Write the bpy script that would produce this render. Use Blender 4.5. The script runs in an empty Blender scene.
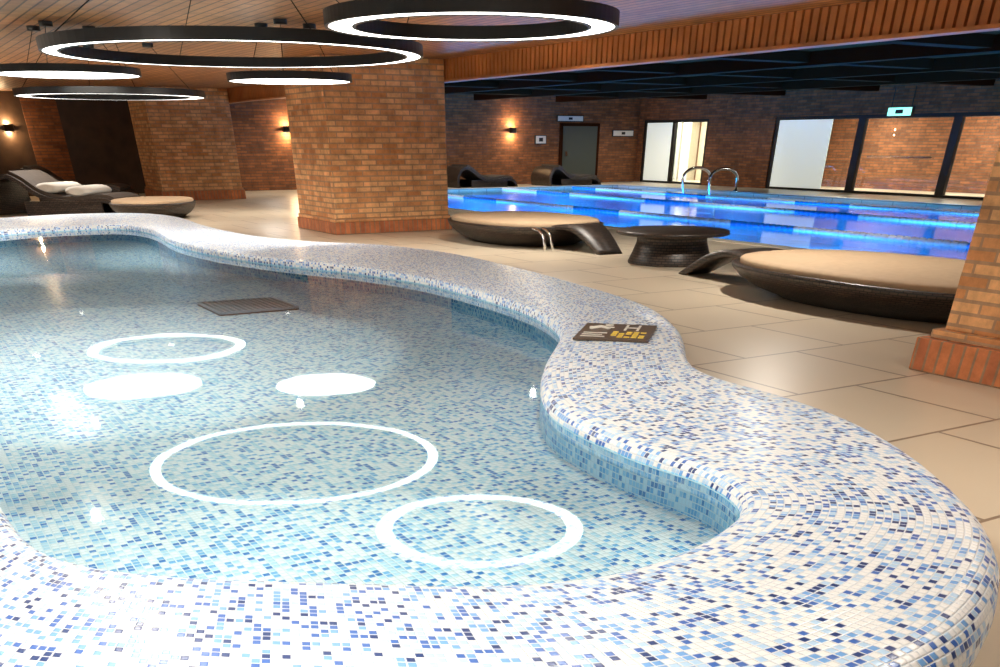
import bpy, bmesh, math, random
from mathutils import Vector, Matrix
random.seed(4)
RA=math.radians(30.6)
E1=Vector((-.509,.861,0)); E2=Vector((.861,.509,0))
def AB(a,b,z=0): return E2*a+E1*b+Vector((0,0,z))
scene=bpy.context.scene
scene.view_settings.view_transform='Standard'

# ---------------- materials ----------------
def nt(name):
    m=bpy.data.materials.new(name); m.use_nodes=True
    t=m.node_tree; return m,t,t.nodes['Principled BSDF']
def plain(name,col,rough=.5,metal=0,em=0,emcol=None,spec=.5,noise=0,nscale=8):
    m,t,p=nt(name)
    p.inputs['Base Color'].default_value=(*col,1); p.inputs['Roughness'].default_value=rough
    p.inputs['Metallic'].default_value=metal; p.inputs['Specular IOR Level'].default_value=spec
    if em:
        p.inputs['Emission Color'].default_value=(*(emcol or col),1); p.inputs['Emission Strength'].default_value=em
    if noise:
        n=t.nodes.new('ShaderNodeTexNoise'); n.inputs['Scale'].default_value=nscale; n.inputs['Detail'].default_value=5
        tc=t.nodes.new('ShaderNodeTexCoord'); t.links.new(tc.outputs['Object'],n.inputs['Vector'])
        r=t.nodes.new('ShaderNodeValToRGB')
        r.color_ramp.elements[0].position=.3; r.color_ramp.elements[1].position=.7
        r.color_ramp.elements[0].color=(*[c*(1-noise) for c in col],1)
        r.color_ramp.elements[1].color=(*[min(1,c*(1+noise)) for c in col],1)
        t.links.new(n.outputs['Fac'],r.inputs['Fac']); t.links.new(r.outputs['Color'],p.inputs['Base Color'])
    return m
def math_n(t,op,a,b=None):
    n=t.nodes.new('ShaderNodeMath'); n.operation=op
    for i,v in enumerate((a,b)):
        if v is None: continue
        if isinstance(v,(int,float)): n.inputs[i].default_value=v
        else: t.links.new(v,n.inputs[i])
    return n.outputs[0]
def mosaic(name,tile,cols,grout=(.75,.8,.85),gw=.09,rough=.18,bump=.5):
    m,t,p=nt(name)
    uv=t.nodes.new('ShaderNodeTexCoord')
    sc=t.nodes.new('ShaderNodeVectorMath'); sc.operation='SCALE'; sc.inputs['Scale'].default_value=1/tile
    t.links.new(uv.outputs['UV'],sc.inputs[0])
    fl=t.nodes.new('ShaderNodeVectorMath'); fl.operation='FLOOR'; t.links.new(sc.outputs[0],fl.inputs[0])
    fr=t.nodes.new('ShaderNodeVectorMath'); fr.operation='FRACTION'; t.links.new(sc.outputs[0],fr.inputs[0])
    wn=t.nodes.new('ShaderNodeTexWhiteNoise'); wn.noise_dimensions='3D'; t.links.new(fl.outputs[0],wn.inputs['Vector'])
    r=t.nodes.new('ShaderNodeValToRGB'); cr=r.color_ramp; cr.interpolation='CONSTANT'
    pos=0; first=True
    for w,c in cols:
        if first: e=cr.elements[0]; e.position=0; first=False
        elif len(cr.elements)==2 and cr.elements[1].position==1.0: e=cr.elements[1]; e.position=pos
        else: e=cr.elements.new(pos)
        e.color=(*c,1); pos+=w
    t.links.new(wn.outputs['Value'],r.inputs['Fac'])
    s=t.nodes.new('ShaderNodeSeparateXYZ'); t.links.new(fr.outputs[0],s.inputs[0])
    dx=math_n(t,'ABSOLUTE',math_n(t,'SUBTRACT',s.outputs[0],.5)); dy=math_n(t,'ABSOLUTE',math_n(t,'SUBTRACT',s.outputs[1],.5))
    d=math_n(t,'MAXIMUM',dx,dy)
    mask=math_n(t,'GREATER_THAN',d,.5-gw)
    mx=t.nodes.new('ShaderNodeMixRGB'); mx.inputs[2].default_value=(*grout,1)
    t.links.new(mask,mx.inputs[0]); t.links.new(r.outputs['Color'],mx.inputs[1])
    t.links.new(mx.outputs[0],p.inputs['Base Color'])
    p.inputs['Roughness'].default_value=rough
    mr=t.nodes.new('ShaderNodeMapRange'); mr.interpolation_type='SMOOTHSTEP'
    mr.inputs['From Min'].default_value=.5-gw*2.2; mr.inputs['From Max'].default_value=.5
    mr.inputs['To Min'].default_value=1; mr.inputs['To Max'].default_value=0
    t.links.new(d,mr.inputs['Value'])
    if bump:
        b=t.nodes.new('ShaderNodeBump'); b.inputs['Strength'].default_value=bump; b.inputs['Distance'].default_value=.005
        t.links.new(mr.outputs[0],b.inputs['Height']); t.links.new(b.outputs[0],p.inputs['Normal'])
    return m
def bricks(name,c1,c2,mortar,bw=.3,bh=.085,ms=.012,rot=0,off=.5,rough=.85,bump=.5,bias=0,noise=True):
    m,t,p=nt(name)
    tc=t.nodes.new('ShaderNodeTexCoord'); mp=t.nodes.new('ShaderNodeMapping'); mp.inputs['Rotation'].default_value[2]=rot
    t.links.new(tc.outputs['UV'],mp.inputs['Vector'])
    b=t.nodes.new('ShaderNodeTexBrick'); t.links.new(mp.outputs[0],b.inputs['Vector'])
    b.offset=off; b.inputs['Scale'].default_value=1
    b.inputs['Color1'].default_value=(*c1,1); b.inputs['Color2'].default_value=(*c2,1); b.inputs['Mortar'].default_value=(*mortar,1)
    b.inputs['Mortar Size'].default_value=ms; b.inputs['Mortar Smooth'].default_value=.1
    b.inputs['Brick Width'].default_value=bw; b.inputs['Row Height'].default_value=bh; b.inputs['Bias'].default_value=bias
    out=b.outputs['Color']
    if noise:
        n=t.nodes.new('ShaderNodeTexNoise'); n.inputs['Scale'].default_value=3.5; n.inputs['Detail'].default_value=6; n.inputs['Roughness'].default_value=.7
        t.links.new(tc.outputs['UV'],n.inputs['Vector'])
        mr=t.nodes.new('ShaderNodeMapRange'); mr.inputs['From Min'].default_value=.3; mr.inputs['From Max'].default_value=.7
        mr.inputs['To Min'].default_value=.6; mr.inputs['To Max'].default_value=1.3
        t.links.new(n.outputs['Fac'],mr.inputs['Value'])
        mu=t.nodes.new('ShaderNodeVectorMath'); mu.operation='SCALE'
        t.links.new(out,mu.inputs[0]); t.links.new(mr.outputs[0],mu.inputs['Scale']); out=mu.outputs[0]
    t.links.new(out,p.inputs['Base Color']); p.inputs['Roughness'].default_value=rough
    if bump:
        bp=t.nodes.new('ShaderNodeBump'); bp.inputs['Strength'].default_value=bump; bp.inputs['Distance'].default_value=.01; bp.invert=True
        t.links.new(b.outputs['Fac'],bp.inputs['Height']); t.links.new(bp.outputs[0],p.inputs['Normal'])
    return m
def water(name,tint,bump,scale,rough=.01,ior=1.33):
    m=bpy.data.materials.new(name); m.use_nodes=True; t=m.node_tree; t.nodes.clear()
    o=t.nodes.new('ShaderNodeOutputMaterial'); mix=t.nodes.new('ShaderNodeMixShader')
    tr=t.nodes.new('ShaderNodeBsdfTransparent'); tr.inputs[0].default_value=(*tint,1)
    g=t.nodes.new('ShaderNodeBsdfGlossy'); g.inputs['Roughness'].default_value=rough
    f=t.nodes.new('ShaderNodeFresnel'); f.inputs['IOR'].default_value=ior
    if bump:
        n=t.nodes.new('ShaderNodeTexNoise'); n.inputs['Scale'].default_value=scale; n.inputs['Detail'].default_value=1
        tc=t.nodes.new('ShaderNodeTexCoord'); t.links.new(tc.outputs['Object'],n.inputs['Vector'])
        b=t.nodes.new('ShaderNodeBump'); b.inputs['Strength'].default_value=bump; b.inputs['Distance'].default_value=.02
        t.links.new(n.outputs['Fac'],b.inputs['Height']); t.links.new(b.outputs[0],g.inputs['Normal'])
    t.links.new(f.outputs[0],mix.inputs[0]); t.links.new(tr.outputs[0],mix.inputs[1]); t.links.new(g.outputs[0],mix.inputs[2])
    t.links.new(mix.outputs[0],o.inputs[0]); return m
def wicker(name,c1,c2):
    m,t,p=nt(name)
    tc=t.nodes.new('ShaderNodeTexCoord')
    b=t.nodes.new('ShaderNodeTexBrick'); t.links.new(tc.outputs['UV'],b.inputs['Vector'])
    b.inputs['Scale'].default_value=1; b.inputs['Brick Width'].default_value=.10; b.inputs['Row Height'].default_value=.036
    b.inputs['Mortar Size'].default_value=.007; b.inputs['Color1'].default_value=(*c1,1); b.inputs['Color2'].default_value=(*c2,1)
    b.inputs['Mortar'].default_value=(.003,.002,.002,1)
    t.links.new(b.outputs['Color'],p.inputs['Base Color']); p.inputs['Roughness'].default_value=.42
    bp=t.nodes.new('ShaderNodeBump'); bp.invert=True; bp.inputs['Distance'].default_value=.02; bp.inputs['Strength'].default_value=1
    t.links.new(b.outputs['Fac'],bp.inputs['Height']); t.links.new(bp.outputs[0],p.inputs['Normal'])
    return m
WHITE=(.82,.84,.84)
M={}
TR=.031
M['rim']=mosaic('rim_mosaic',TR,[(.48,WHITE),(.18,(.45,.65,.86)),(.15,(.17,.39,.76)),(.11,(.05,.15,.50)),(.08,(.015,.05,.20))],grout=(.68,.73,.78),rough=.3)
M['pfloor']=mosaic('pool_floor_mosaic',.035,[(.44,(.88,.96,.98)),(.25,(.52,.80,.94)),(.19,(.20,.52,.86)),(.12,(.05,.23,.62))],grout=(.78,.91,.96))
M['pwall']=mosaic('pool_wall_mosaic',TR,[(.25,(.55,.84,.97)),(.37,(.28,.66,.92)),(.25,(.13,.48,.84)),(.13,(.05,.28,.64))],grout=(.55,.80,.92))
M['water']=water('shallow_water',(.92,.985,1.0),.03,1.6,rough=.025)
M['lapwater']=water('lap_pool_water',(.75,.93,1.0),.10,1.2,rough=.12)
M['lapfloor']=mosaic('lap_pool_tile',.2,[(.5,(.005,.35,.90)),(.3,(.005,.34,.88)),(.2,(.01,.37,.92))],grout=(.015,.37,.91),gw=.04,bump=0)
M['lapline']=plain('lap_line_tile',(.005,.05,.26),.3)
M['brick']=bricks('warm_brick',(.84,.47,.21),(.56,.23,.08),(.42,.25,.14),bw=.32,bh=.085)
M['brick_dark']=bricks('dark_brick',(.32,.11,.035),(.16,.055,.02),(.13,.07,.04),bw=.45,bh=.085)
M['plinth']=bricks('soldier_brick',(.60,.20,.07),(.40,.12,.05),(.30,.18,.1),bw=.26,bh=.11,rot=math.pi/2,off=0)
M['deck']=bricks('deck_tile',(.61,.52,.395),(.57,.48,.36),(.24,.18,.13),bw=1.25,bh=1.25,ms=.014,off=.5,rough=.32,bump=.15,noise=False)
M['coping']=plain('stone_coping',(.62,.55,.45),.4,noise=.05)
M['plank']=bricks('ceiling_plank',(.48,.21,.07),(.35,.14,.045),(.06,.02,.008),bw=4.0,bh=.16,ms=.014,rot=math.pi/2,off=.37,rough=.45,bump=.4)
M['slat']=plain('fascia_slat_wood',(.50,.18,.05),.5,noise=.25,nscale=2)
M['slatback']=plain('fascia_backing',(.09,.03,.012),.7)
M['dceil']=plain('dark_ceiling_panel',(.075,.024,.009),.8,noise=.2,nscale=.6,spec=.03)
M['beam']=plain('dark_beam',(.035,.010,.004),.8,spec=.03)
M['black']=plain('black_metal',(.025,.022,.02),.4,.3)
M['chrome']=plain('chrome',(.8,.8,.8),.12,1)
M['glow']=plain('lamp_diffuser',(1,1,1),.4,em=6,emcol=(1,.96,.88))
M['dot']=plain('downlight_lens',(1,1,1),.4,em=12,emcol=(1,.93,.82))
M['warmglow']=plain('sconce_glass',(1,.7,.35),.4,em=14,emcol=(1,.6,.25))
M['exit']=plain('exit_sign_face',(.7,1,.85),.4,em=1.3,emcol=(.35,1,.7))
M['panel']=plain('frosted_panel',(.75,.78,.72),.5,em=.5,emcol=(.95,1,.9))  # emission stands in for light coming through from behind
M['wallpaint']=plain('corridor_paint',(.62,.55,.42),.7,noise=.05)
M['darkwood']=plain('dark_wood',(.05,.028,.016),.35,noise=.3,nscale=3)
M['glass']=water('window_glass',(.92,.95,.93),0,1,rough=.0,ior=1.3)
M['wick']=wicker('dark_wicker',(.085,.055,.038),(.035,.022,.015))
M['cush']=plain('beige_cushion',(.45,.32,.20),.85,noise=.05,nscale=12)
M['dcush']=plain('dark_cushion',(.06,.045,.035),.8,noise=.1,nscale=12)
M['towel']=plain('white_towel',(.66,.64,.59),.9)
M['sign']=plain('sign_brown',(.09,.06,.04),.4)
M['yellow']=plain('sign_yellow',(.80,.58,.08),.5)
M['signwhite']=plain('sign_white',(.7,.67,.6),.5)
M['ropew']=plain('float_white',(.95,.96,.97),.4); M['ropeb']=plain('float_blue',(.02,.30,.90),.4)
M['grate']=plain('grate_metal',(.26,.33,.38),.5,0); M['hollow_shade']=plain('drain_hollow_shade',(.01,.012,.016),.8)  # near-black plate paints the shade of the hollow under the bars
M['door']=plain('door_green_grey',(.05,.06,.05),.5)
M['step']=plain('beige_step',(.55,.48,.36),.5)

# ---------------- mesh builder ----------------
class MB:
    def __init__(s): s.v=[]; s.f=[]; s.m=[]; s.mats=[]; s.sm=[]; s.uv={}
    def mi(s,k):
        if k not in s.mats: s.mats.append(k)
        return s.mats.index(k)
    def face(s,idx,k,smooth=False,uv=None):
        if uv: s.uv[len(s.f)]=uv
        s.f.append(idx); s.m.append(s.mi(k)); s.sm.append(smooth)
    def box(s,x0,x1,y0,y1,z0,z1,k,mat=None):
        b=len(s.v); P=[(x0,y0,z0),(x1,y0,z0),(x1,y1,z0),(x0,y1,z0),(x0,y0,z1),(x1,y0,z1),(x1,y1,z1),(x0,y1,z1)]
        if mat is not None: P=[tuple(mat@Vector(p)) for p in P]
        s.v+=P
        for f in ((3,2,1,0),(4,5,6,7),(0,1,5,4),(1,2,6,5),(2,3,7,6),(3,0,4,7)): s.face([b+i for i in f],k)
    def loft(s,rings,k,smooth=True,closed=True,cap0=False,cap1=False,capk=None,uvlen=False):
        b=len(s.v); n=len(rings[0])
        for r in rings: s.v+=[tuple(p) for p in r]
        if uvlen:
            R0=max(rings,key=lambda r:sum((Vector(r[j])-Vector(r[j-1])).length for j in range(n)))
            U=[0]
            for j in range(n): U.append(U[-1]+(Vector(R0[(j+1)%n])-Vector(R0[j])).length)
            V=[0]
            for i in range(1,len(rings)): V.append(V[-1]+(Vector(rings[i][0])-Vector(rings[i-1][0])).length)
        for i in range(len(rings)-1):
            for j in range(n if closed else n-1):
                j2=(j+1)%n
                uv=[(U[j],V[i]),(U[j+1],V[i]),(U[j+1],V[i+1]),(U[j],V[i+1])] if uvlen else None
                s.face([b+i*n+j,b+i*n+j2,b+(i+1)*n+j2,b+(i+1)*n+j],k,smooth,uv)
        if cap0: s.face([b+j for j in range(n)][::-1],capk or k)
        if cap1: s.face([b+(len(rings)-1)*n+j for j in range(n)],capk or k)
    def circ(s,r,z,n=48,cx=0,cy=0): return [(cx+r*math.cos(2*math.pi*i/n),cy+r*math.sin(2*math.pi*i/n),z) for i in range(n)]
    def lathe(s,prof,k,n=48,cx=0,cy=0,cap0=False,cap1=False,smooth=True,uvlen=False):
        s.loft([s.circ(r,z,n,cx,cy) for r,z in prof],k,smooth,True,cap0,cap1,uvlen=uvlen)
    def tube(s,path,r,k,n=8):
        rings=[]
        for i,p in enumerate(path):
            p=Vector(p); a=Vector(path[max(0,i-1)]); c=Vector(path[min(len(path)-1,i+1)]); d=(c-a).normalized()
            u=d.cross(Vector((0,0,1))); 
            if u.length<.05: u=d.cross(Vector((0,1,0)))
            u.normalize(); w=d.cross(u)
            rings.append([p+(u*math.cos(2*math.pi*j/n)+w*math.sin(2*math.pi*j/n))*r for j in range(n)])
        s.loft(rings,k,True,True,True,True)
    def build(s,name,loc=(0,0,0),rz=0,parent=None,bevel=0):
        me=bpy.data.meshes.new(name); me.from_pydata(s.v,[],s.f)
        for k in s.mats: me.materials.append(M[k])
        me.polygons.foreach_set('material_index',s.m); me.polygons.foreach_set('use_smooth',s.sm)
        uvl=me.uv_layers.new(name='UVMap')
        for p in me.polygons:
            if p.index in s.uv:
                for li,q in zip(p.loop_indices,s.uv[p.index]): uvl.data[li].uv=q
                continue
            n=p.normal; ax=max(range(3),key=lambda i:abs(n[i]))
            for li in p.loop_indices:
                c=me.vertices[me.loops[li].vertex_index].co
                uvl.data[li].uv=((c.y,c.z),(c.x,c.z),(c.x,c.y))[ax]
        me.update()
        o=bpy.data.objects.new(name,me); scene.collection.objects.link(o)
        o.location=loc; o.rotation_euler[2]=rz
        if parent: o.parent=parent
        if bevel:
            bm=o.modifiers.new('bevel','BEVEL'); bm.width=bevel; bm.segments=2; bm.limit_method='ANGLE'
        return o

# ---------------- shallow mosaic pool ----------------
I=[(-8.88,16.38),(-8.63,17.91),(-7.94,18.78),(-7.02,19.25),(-6.07,18.12),(-5.1,16.03),(-4.03,14.5),(-2.88,13.33),(-1.85,12.54),(-0.92,11.55),(-0.21,10.31),(0.28,9.23),(0.5,8.19),(0.44,7.55),(0.32,6.84),(0.26,6.13),(0.29,5.53),(0.44,5.07),(0.71,4.57),(0.96,4.25),(1.06,3.96),(1.05,3.72),(0.89,3.45),(0.65,3.17),(0.33,2.96),(-0.07,2.89),(-0.53,2.92),(-1.08,2.96),(-1.51,3.06),(-1.8,3.26),(-2.07,3.6),(-2.67,4.52),(-3.56,5.84),(-5.01,8),(-6.88,10.78),(-8.44,13.45),(-8.88,15.23)]
O=[(-10.6,19.74),(-10.07,21.07),(-9.13,22.27),(-7.75,22.59),(-6.53,21.36),(-5.49,19.25),(-4.13,17.11),(-2.95,16.03),(-1.81,15.54),(-0.7,14.36),(0.25,12.54),(0.97,10.86),(1.44,9.54),(1.56,8.24),(1.44,7.34),(1.42,6.63),(1.57,6.2),(1.84,5.75),(2.05,5.2),(2.14,4.56),(2.13,3.96),(2.05,3.45),(1.89,3.03),(1.57,2.53),(1.14,2.11),(0.37,1.67),(-0.24,1.59),(-0.83,1.59),(-1.51,1.76),(-2.01,2.06),(-2.54,2.57),(-3.09,3.28),(-3.98,4.52),(-5.36,6.44),(-7.5,9.68),(-10.18,14.5),(-10.8,17.5)]
def cr(P,sub=8):
    n=len(P); out=[]
    for i in range(n):
        p0,p1,p2,p3=[Vector((*P[(i+k)%n],0)) for k in (-1,0,1,2)]
        for j in range(sub):
            t=j/sub
            out.append(.5*((2*p1)+(p2-p0)*t+(2*p0-5*p1+4*p2-p3)*t*t+(3*p1-p0-3*p2+p3)*t**3))
    return out
def smooth(P,it):
    for _ in range(it):
        P=[(P[i-1]+P[i]*2+P[(i+1)%len(P)])/4 for i in range(len(P))]
    return P
Ic=smooth(cr(I),10); Oc=smooth(cr(O),10)
ZR=.30; N=len(Ic)
mb=MB(); us=[0]
for i in range(N):
    a=(Ic[i]*.5+Oc[i]*.5); b=(Ic[(i+1)%N]*.5+Oc[(i+1)%N]*.5); us.append(us[-1]+(b-a).length)
k=round(us[-1]/TR)*TR/us[-1]; us=[u*k for u in us]
rings=[];vs=[]
for i in range(N):
    a,b=Ic[i],Oc[i]; w=(b-a).length; n=(b-a)/w
    prof=[(.0,.04),(.0,.16),(.0,.235),(.012,.268),(.04,.292),(.085,ZR)]
    prof+=[(.085+(w-.24)*q,ZR+.012*math.sin(math.pi*q)) for q in (.25,.5,.75)]
    prof+=[(w-.155,ZR),(w-.095,.288),(w-.045,.255),(w-.015,.21),(w,.15),(w-.005,.08),(w-.02,0.0)]
    ring=[]; v=[0]
    for j,(o_,z) in enumerate(prof):
        ring.append(a+n*o_+Vector((0,0,z)))
        if j: v.append(v[-1]+math.hypot(o_-prof[j-1][0],z-prof[j-1][1]))
    rings.append(ring); vs.append(v)
K=len(rings[0])
for r in rings: mb.v+=[tuple(p) for p in r]
for i in range(N):
    i2=(i+1)%N
    for j in range(K-1):
        key='pwall' if j<2 else 'rim'
        mb.face([i*K+j,i*K+j+1,i2*K+j+1,i2*K+j],key,True,uv=[(us[i],vs[i][j]),(us[i],vs[i][j+1]),(us[i+1],vs[i2][j+1]),(us[i+1],vs[i2][j])])
b0=len(mb.v); mb.v+=[(p.x,p.y,.06) for p in Ic]
mb.face([b0+i for i in range(N)][::-1],'pfloor',False,uv=[(p.dot(E2),p.dot(E1)) for p in Ic][::-1])
pool=mb.build('mosaic_wading_pool')
mb=MB(); mb.v=[(p.x,p.y,.225) for p in Ic]; mb.face(list(range(N))[::-1],'water'); wt=mb.build('wading_pool_water')
for o in (pool,wt):
    bm=bmesh.new(); bm.from_mesh(o.data); bm.faces.ensure_lookup_table()
    big=max(bm.faces,key=lambda f:len(f.verts))
    if big.normal.z<0: bmesh.ops.reverse_faces(bm,faces=[big])
    side=[f for f in bm.faces if f is not big]
    if side:
        top=[f for f in side if abs(f.normal.z)>.9]
        if sum(f.normal.z for f in top)<0: bmesh.ops.reverse_faces(bm,faces=side)
    bm.to_mesh(o.data); bm.free()
# drain grate
mb=MB(); mb.box(-.44,.44,-.44,.44,0,.012,'hollow_shade')
for i in range(14):
    x=-.42+i*.0646; mb.box(x-.014,x+.014,-.44,.44,.012,.028,'grate')
for a in (-.44,.42): mb.box(a,a+.02,-.44,.44,.012,.03,'grate'); mb.box(-.44,.44,a,a+.02,.012,.03,'grate')
mb.build('floor_drain_grate',(-2.82,11.06,.062),RA)

# pool rules plate
mb=MB(); mb.box(-.29,.29,-.36,.36,0,.012,'sign')
for r in range(4):
    for c in range(5):
        if (r+c*2)%5: mb.box(-.02+c*.055,.022+c*.055,-.26+r*.07,-.225+r*.07,.012,.016,'yellow')
for r in range(3): mb.box(-.25,-.06-.03*(r%2),-.26+r*.08,-.245+r*.08,.012,.016,'signwhite')
mb.box(-.24,-.04,.16,.19,.012,.016,'signwhite'); mb.tube([(-.22,.08,.014),(-.15,.17,.014),(-.07,.1,.014)],.014,'signwhite')
mb.lathe([(.0,.012),(.035,.012),(.035,.018),(0,.018)],'signwhite',12,-.09,.27)
mb.box(.05,.07,.06,.3,.012,.016,'signwhite'); mb.box(.15,.17,.06,.3,.012,.016,'signwhite'); mb.box(.05,.17,.17,.19,.012,.016,'signwhite')
mb.build('pool_rules_sign',(.93,7.78,.313),-.24)

# ---------------- floor / lap pool ----------------
PA0,PA1,PB0,PB1=14.05,27.8,-6,37
mb=MB()
for x0,x1,y0,y1 in ((-26,PA0,-12,40.2),(PA1,35,-12,40.2),(PA0,PA1,PB1,40.2),(PA0,PA1,-12,PB0)):
    mb.box(x0,x1,y0,y1,-.2,0,'deck')
mb.build('floor',rz=RA)
mb=MB()
mb.box(PA0,PA1,PB0,PB1,-1.35,-1.25,'lapfloor')
e=.05
mb.box(PA0-e,PA0,PB0,PB1,-1.3,-.2,'lapfloor'); mb.box(PA1,PA1+e,PB0,PB1,-1.3,-.2,'lapfloor')
mb.box(PA0,PA1,PB1,PB1+e,-1.3,-.2,'lapfloor'); mb.box(PA0,PA1,PB0-e,PB0,-1.3,-.2,'lapfloor')
for a in (15.8,19.7,24.2): mb.box(a-.15,a+.15,PB0+1.5,PB1-1.5,-1.25,-1.24,'lapline')
mb.build('lap_pool_basin',rz=RA)
mb=MB(); mb.v=[(PA0,PB0,-.06),(PA1,PB0,-.06),(PA1,PB1,-.06),(PA0,PB1,-.06)]; mb.face([0,1,2,3],'lapwater'); mb.build('lap_pool_water',rz=RA)
mb=MB(); c=.35
mb.box(PA0-c,PA0,PB0,PB1,0,.012,'coping'); mb.box(PA1,PA1+c,PB0,PB1,0,.012,'coping'); mb.box(PA0-c,PA1+c,PB1,PB1+c,0,.012,'coping')
mb.build('lap_pool_coping',rz=RA)
for a,rr in ((17.5,.055),(21.9,.055),(25.3,.04)):
    mb=MB(); b=PB0+.1
    while b<PB1-.2:
        k='ropew' if ((b+10+a)/2.2)%3<2 else 'ropeb'
        mb.loft([[(a+r*math.cos(q*math.pi/4),b+dy,-.03+r*math.sin(q*math.pi/4)) for q in range(8)] for dy,r in ((0,rr*.6),(.03,rr),(.15,rr),(.18,rr*.6))],k)
        b+=.185
    mb.build('lane_rope',rz=RA)
mb=MB()
for b in (30.2,31.7):
    path=[(28.25,b,0),(28.25,b,.35)]+[(27.55+.7*math.cos(t),b,.35+.33*math.sin(t)) for t in [math.pi*i/10 for i in range(1,10)]]+[(26.85,b,.35),(26.95,b,0),(27.3,b,-.5),(27.4,b,-1.1)]
    mb.tube(path,.05,'chrome',10)
    mb.lathe([(.09,.0),(.09,.03),(.04,.05)],'chrome',16,28.25,b,cap1=True)
for z in (-.35,-.65,-.95): mb.box(27.15,27.4,30.2,31.7,z-.02,z+.02,'chrome')
mb.build('pool_ladder',rz=RA)

# ---------------- walls ----------------
ZC=2.72; ZP=2.95; WA=30.9; WB=39.9
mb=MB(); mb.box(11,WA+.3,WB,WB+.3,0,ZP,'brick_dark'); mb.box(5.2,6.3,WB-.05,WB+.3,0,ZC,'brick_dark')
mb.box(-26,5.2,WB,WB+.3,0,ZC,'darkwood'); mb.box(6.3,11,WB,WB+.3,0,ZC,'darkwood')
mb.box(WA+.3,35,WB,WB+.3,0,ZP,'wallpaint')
for i in range(26): mb.box(-25+i*1.15,-24.93+i*1.15,WB-.06,WB,0,ZC,'beam')
mb.build('wall_back',rz=RA)
mb=MB()
S=lambda s:WB-s
segs=[(0,.35),(4.7,8.5),(22.5,24),(28,36)]
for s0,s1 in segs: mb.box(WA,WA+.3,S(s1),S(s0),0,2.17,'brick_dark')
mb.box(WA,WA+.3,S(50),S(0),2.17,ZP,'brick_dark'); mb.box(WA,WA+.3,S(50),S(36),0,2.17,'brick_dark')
mb.build('wall_right',rz=RA)
mb=MB(); mb.box(34.5,34.8,S(50),S(0),0,ZP,'brick_dark'); mb.box(34.42,34.5,S(8),S(.2),0,ZP,'wallpaint')
mb.build('wall_corridor',rz=RA)
mb=MB(); mb.box(WA+.3,34.8,S(50),S(0),2.6,2.7,'wallpaint'); mb.build('ceiling_corridor',rz=RA)
def window(name,s0,s1,div,frost=()):
    mb=MB(); f=.08
    a0,a1=WA+.05,WA+.2
    mb.box(a0,a1,S(s1),S(s0),2.07,2.17,'black'); mb.box(a0,a1,S(s1),S(s0),0,.07,'black')
    for s in [s0]+list(div)+[s1]:
        q=min(max(s,s0+f),s1-f); mb.box(a0,a1,S(q+f),S(q-f),.07,2.07,'black')
    g0=s0
    if frost:
        mb.box(WA+.10,WA+.13,S(frost[1]),S(frost[0]),.07,2.07,'panel')
        g0=frost[1]
    mb.box(WA+.11,WA+.13,S(s1),S(g0),.07,2.07,'glass')
    return mb.build(name,rz=RA)
window('window_1',.35,4.7,(2.4,),(.4,2.4)); window('window_2',8.5,12.7,(),(8.5,11.3)); window('window_3',16.6,22.5,())
window('window_4',24,28,())
window('door_1',12.7,16.6,())
mb=MB(); mb.box(32.6,33.8,S(.2)-.06,S(.2),.0,2.3,'panel'); mb.box(33.1,33.2,S(.3)-.06,S(.3),0,2.3,'chrome'); mb.build('frosted_partition',rz=RA)
mb=MB(); mb.box(30.78,30.84,S(16.1),S(13.4),1.02,1.06,'chrome'); 
for s in (13.6,15.9): mb.box(30.8,30.97,S(s+.03),S(s-.03),1.02,1.06,'chrome')
mb.build('door_push_bar',rz=RA)
mb=MB(); mb.box(26.6,28.7,WB-.07,WB,0,2.05,'beam'); mb.box(26.75,28.55,WB-.1,WB-.06,0,1.95,'door'); mb.box(26.85,26.95,WB-.16,WB-.1,.95,1.1,'chrome')
mb.build('door_2',rz=RA)
def sign(name,a,z,w,h,k):
    mb=MB(); mb.box(-w/2-.04,w/2+.04,-.06,0,-h/2-.03,h/2+.03,'black'); mb.box(-w/2,w/2,-.075,-.06,-h/2,h/2,k)
    mb.box(-.1,.1,-.08,-.075,-h/4,h/4,'black')
    p=AB(a,WB,z); return mb.build(name,p,RA)
sign('exit_sign',27.1,2.2,1.3,.16,'signwhite')
sign('wall_notice',30.0,1.72,1.1,.18,'signwhite'); sign('wall_notice',25.6,1.5,.5,.25,'signwhite')
mb=MB(); mb.box(-.05,.05,-.5,.5,-.12,.12,'black'); mb.box(-.07,-.05,-.46,.46,-.10,.10,'exit'); mb.box(-.08,-.07,-.15,.15,-.05,.05,'black')
for q in (-.4,.4): mb.box(-.01,.01,q-.01,q+.01,.12,.6,'black')
mb.build('exit_sign',AB(WA-1.2,S(15.3),2.2),RA)

# ceilings
mb=MB(); mb.box(-26,10.6,-12,WB,ZC,ZC+.1,'plank'); mb.build('ceiling',rz=RA)
mb=MB(); mb.box(10.6,WA+.3,-12,WB,ZP,ZP+.1,'dceil')
b=0.5
while b<WB: mb.box(10.8,WA,b-.2,b+.2,ZP-.17,ZP,'beam'); b+=4.4
for a in (14.5,18.5,22.5,26.5): mb.box(a-.15,a+.15,-12,WB,ZP-.22,ZP,'beam')
mb.build('ceiling_lap_pool',rz=RA)
mb=MB(); mb.box(10.66,10.8,-12,WB,2.40,ZP,'slatback')
b=-2
while b<WB-.1: mb.box(10.6,10.66,b,b+.10,2.42,ZC,'slat'); b+=.14
mb.box(10.57,10.82,-12,WB,2.385,2.42,'slat')
mb.build('trim_wood_fascia',rz=RA)

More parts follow.
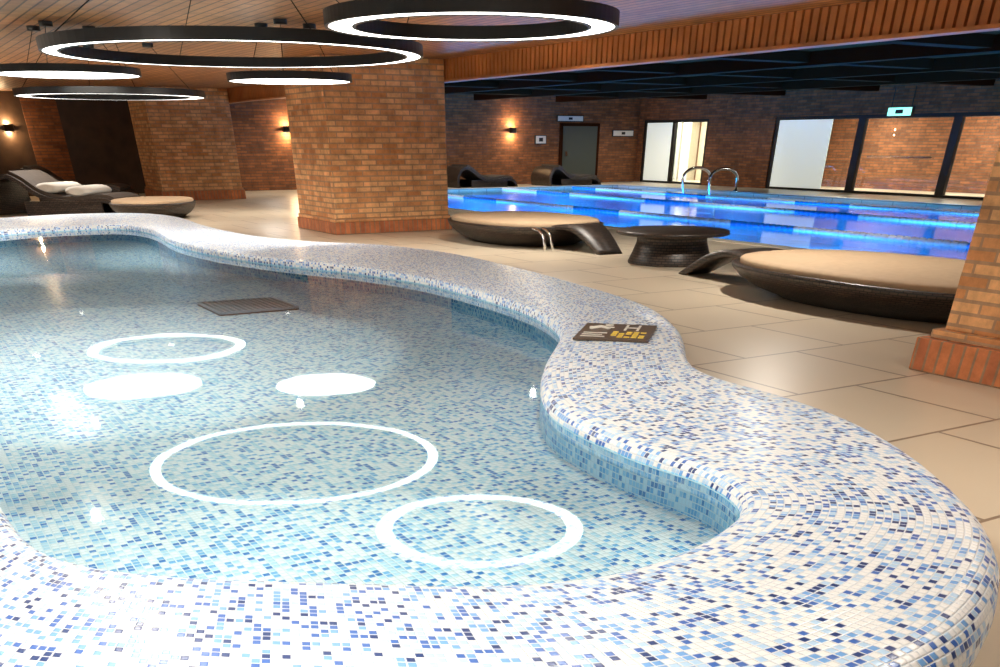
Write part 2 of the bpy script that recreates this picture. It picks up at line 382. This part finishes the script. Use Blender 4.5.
def column(a0,a1,b0,b1,ins=.12,ph=.24):
    mb=MB(); mb.box(a0+ins,a1-ins,b0+ins,b1-ins,ph+.06,ZC,'brick'); mb.box(a0,a1,b0,b1,0,ph,'plinth'); mb.box(a0+ins/2,a1-ins/2,b0+ins/2,b1-ins/2,ph,ph+.06,'brick')
    return mb.build('brick_column',rz=RA,bevel=.01)
column(7.92,10.62,20.0,22.2,.05,.2); column(7.12,9.7,2.6,5.2,.14); column(7.9,10.6,34.4,36.8,.06)

# ---------------- lamps ----------------
def cables(mb,R,z,top,n=3):
    for i in range(n):
        t=2*math.pi*i/n+.6; x,y=R*math.cos(t),R*math.sin(t)
        mb.tube([(x,y,z),(x*.55,y*.55,top)],.005,'black',5)
        mb.lathe([(.09,top-.05),(.09,top)],'black',12,x*.55,y*.55,cap0=True)
def ring_lamp(x,y,z,D,w=.3):
    mb=MB(); R=D/2; r=R-w; h=.085
    mb.lathe([(R,.0),(R,h),(r,h),(r,0),(r+.03,0)],'black',96,smooth=False)
    mb.lathe([(r+.03,.004),(R-.03,.004)],'glow',96); mb.lathe([(R-.03,0),(R,0)],'black',96)
    cables(mb,R-w/2,h,ZC-z,4); return mb.build('ring_pendant_lamp',(x,y,z))
def disc_lamp(x,y,z,D):
    mb=MB(); R=D/2; h=.08
    mb.lathe([(R-.03,0),(R,0),(R,h),(.01,h)],'black',64,smooth=False); mb.lathe([(.005,.004),(R-.03,.004)],'glow',64,cap0=True)
    cables(mb,R*.8,h,ZC-z,3); return mb.build('disc_pendant_lamp',(x,y,z))
ring_lamp(-2.66,11.7,2.15,3.75,.19); ring_lamp(-.22,9.2,2.17,2.3,.24); ring_lamp(-6.45,18.7,2.04,3.0,.24)
disc_lamp(-6.15,16.2,2.20,2.0); disc_lamp(-2.94,15.9,2.12,1.72)

def downlight(p,W=250,cone=160):
    mb=MB(); mb.lathe([(.12,0),(.12,-.015),(.085,-.02)],'black',24); mb.lathe([(.001,-.01),(.085,-.01)],'dot',24)
    o=mb.build('recessed_downlight',p)
    l=bpy.data.lights.new('spot','SPOT'); l.energy=W; l.spot_size=math.radians(cone); l.spot_blend=.6; l.color=(1,.93,.82); l.shadow_soft_size=.05
    lo=bpy.data.objects.new('spot',l); scene.collection.objects.link(lo); lo.parent=o; lo.location=(0,0,-.08)
for a,b in ((1,9),(2,17),(2,24),(-4,14),(-4,24),(-4,32),(4,30),(9.4,9),(9.6,15),(9,27),(0,2),(5,24),(5.5,16.5)):
    downlight(AB(a,b,ZC),440)
for x,y in ((-1.0,4.6),(-2.6,5.9),(.6,6.2),(-4.6,6.6),(-5.2,11)):  # extra fill spots, added only to brighten the wading pool
    downlight((x,y,ZC),115)
downlight((3.4,4.2,ZC),230)
for a in (12.5,16.5,20.5,24.5,28.5):
    for b in (5.1,13.9,22.7,31.5,37): downlight(AB(a,b,ZP),210)
for a in (17,21,25):  # added fill just under the surface, facing down to brighten the basin; no fittings
    for b in (2,9,16,23,30,35):
        l=bpy.data.lights.new('lap_pool_fill','AREA'); l.energy=270; l.size=2.5; l.color=(.85,1,.95)
        lo=bpy.data.objects.new('lap_pool_fill',l); scene.collection.objects.link(lo); lo.location=AB(a,b,-.12)
for s in (1.2,3.6,11,15.5,20):
    l=bpy.data.lights.new('corridor_light','AREA'); l.energy=220; l.size=1.2; l.color=(1,.95,.85)
    lo=bpy.data.objects.new('corridor_light',l); scene.collection.objects.link(lo); lo.location=AB(32.8,S(s),2.58)
def sconce(a,z):
    mb=MB(); mb.box(-.06,.06,-.04,0,-.1,.1,'black')
    mb.lathe([(.16,-.09),(.16,.09),(.15,.09),(.15,-.09),(.16,-.09)],'black',20,0,-.2)
    mb.lathe([(.005,-.03),(.1,-.03),(.1,.03),(.005,.03)],'warmglow',16,0,-.2)
    o=mb.build('wall_sconce',AB(a,WB,z),RA)
    for dz in (.12,-.12):
        l=bpy.data.lights.new('bulb','POINT'); l.energy=55; l.color=(1,.7,.38); l.shadow_soft_size=.04
        lo=bpy.data.objects.new('bulb',l); scene.collection.objects.link(lo); lo.parent=o; lo.location=(0,-.2,dz)
sconce(14.2,1.8); sconce(24.1,1.8); sconce(4.6,1.8); 

# ---------------- furniture ----------------
def sup(L,W,n,z,cnt=64,egg=0):
    out=[]
    for i in range(cnt):
        t=2*math.pi*i/cnt; c,s_=math.cos(t),math.sin(t)
        y=L*math.copysign(abs(c)**(2/n),c); x=W*math.copysign(abs(s_)**(2/n),s_)*(1-egg*c)
        out.append((x,y,z))
    return out
def lounger(x,y,L,W,rz,leg=1,name='wicker_daybed',ll=1.5,rail=False):
    mb=MB(); n=2.4
    prof=[(.66,0),(.70,.03),(.84,.10),(.94,.19),(.99,.27),(1,.31),(.985,.325),(.95,.32),(.93,.26)]
    mb.loft([sup(L*q,W*q,n,z) for q,z in prof],'wick',cap0=True,uvlen=True)
    cu=[(.93,.255),(.945,.30),(.945,.355),(.93,.375),(.88,.388),(.5,.395),(.02,.395)]
    mb.loft([sup(L*q,W*q,n,z) for q,z in cu],'cush',cap1=True)
    if leg:
        y0=leg*L*.88; rings=[]
        for i in range(15):
            t=i/14; yy=y0+leg*ll*t
            zz=.32*(1-t**2.2)*(1+.25*math.sin(math.pi*t)); w=.42-.2*t; th=.06
            rings.append([(-w,yy,max(zz-th,0)),(w,yy,max(zz-th,0)),(w,yy+.02*leg,zz+.012),(-w,yy+.02*leg,zz+.012)])
        mb.loft(rings,'wick',True,True,True,True)
    if rail:
        for xx in (-.75,-.6):
            mb.tube([(xx,leg*L*.72,.27),(xx,leg*L*.85,.31),(xx,leg*L*.98,.29),(xx,leg*L*1.07,.2),(xx,leg*L*1.1,.03)],.022,'chrome')
    return mb.build(name,(x,y,0),rz)
lounger(4.62,11.75,2.25,1.3,RA,1,ll=1.6)
lounger(.45,19.9,1.75,1.25,RA,-1,ll=1.3,rail=True)
lounger(-8.6,26.2,1.2,.95,RA-.6,0)
mb=MB(); mb.lathe([(.66,0),(.665,.02),(.60,.15),(.55,.27),(.54,.36),(.6,.37)],'wick',cap0=True,uvlen=True)
mb.lathe([(.6,.37),(.85,.372),(.875,.38),(.875,.415),(.86,.425),(.01,.425)],'wick',cap1=True)
mb.build('round_wicker_table',(2.7,16.2,0))
def chaise(name,x,y,rz,towels=True,s=1,cu='dcush'):
    mb=MB()
    pr=[(-1.7,.0),(-1.75,.35),(-1.55,.72),(-1.2,.84),(-.85,.72),(-.45,.48),(0,.36),(.5,.33),(1.0,.38),(1.4,.36),(1.7,.22),(1.8,0)]
    P=[Vector((a*s,b*s,0)) for a,b in pr]
    pts=[]
    for i in range(len(P)-1):
        p0,p1,p2,p3=P[max(i-1,0)],P[i],P[i+1],P[min(i+2,len(P)-1)]
        for j in range(5):
            t=j/5; pts.append(.5*((2*p1)+(p2-p0)*t+(2*p0-5*p1+4*p2-p3)*t*t+(3*p1-p0-3*p2+p3)*t**3))
    pts.append(P[-1]); W=.75
    rings=[];cr_=[]
    for i,p in enumerate(pts):
        d=(pts[min(i+1,len(pts)-1)]-pts[max(i-1,0)]).normalized(); n=Vector((-d.y,d.x,0)); q=p-n*.09
        rings.append([(p.x,-W,max(0,p.y)),(p.x,W,max(0,p.y)),(q.x,W,max(0,q.y)),(q.x,-W,max(0,q.y))])
        if 15<i<48: r=p+n*.07; cr_.append([(p.x,-W*.9,p.y),(p.x,W*.9,p.y),(r.x,W*.88,r.y),(r.x,-W*.88,r.y)])
    mb.loft(rings,'wick',False,True,True,True); mb.loft(cr_,cu,False,True,True,True)
    mb.box(-.9*s,1.2*s,-W+.05,-W+.1,.0,.3*s,'wick'); mb.box(-.9*s,1.2*s,W-.1,W-.05,.0,.3*s,'wick')
    if towels:
        for cx,cz in ((-.25,.56),(.55,.5)):
            mb.loft([[(cx+.33*math.cos(t)*k_,yy,cz+.11*math.sin(t)*k_) for t in [2*math.pi*q/14 for q in range(14)]] for yy,k_ in ((-.62,.6),(-.56,1),(.56,1),(.62,.6))],'towel',True,True,True,True)
    return mb.build(name,(x,y,0),rz)
chaise('wave_chaise_lounge',-11.1,27.4,-.15)
chaise('wave_chaise_lounge',-13.2,33.0,.1,False)
p=AB(21.8,38.6); chaise('wave_chaise_lounge',p.x,p.y,RA,False,.8)
p=AB(26.0,38.4); chaise('wave_chaise_lounge',p.x,p.y,RA,False,.75)
mb=MB()
for i in range(3):
    z=.16*(i+1)
    for j in range(6): mb.box(-1.3,1.3,i*.6+j*.1,i*.6+j*.1+.075,z-.04,z,'step')
    mb.box(-1.3,1.3,i*.6+.02,i*.6+.58,0,z-.04,'darkwood')
mb.build('slatted_steps',(-14.6,26.2,0),.3)

# ---------------- world & camera ----------------
w=bpy.data.worlds.new('world'); scene.world=w; w.use_nodes=True
w.node_tree.nodes['Background'].inputs[0].default_value=(1,.94,.87,1); w.node_tree.nodes['Background'].inputs[1].default_value=.98
cam=bpy.data.cameras.new('camera'); co=bpy.data.objects.new('camera',cam); scene.collection.objects.link(co)
co.location=(0,0,1.5); co.rotation_euler=(math.radians(50),0,0)
cam.lens=30.24; cam.sensor_width=36; cam.shift_y=.511; cam.clip_end=300
scene.camera=co
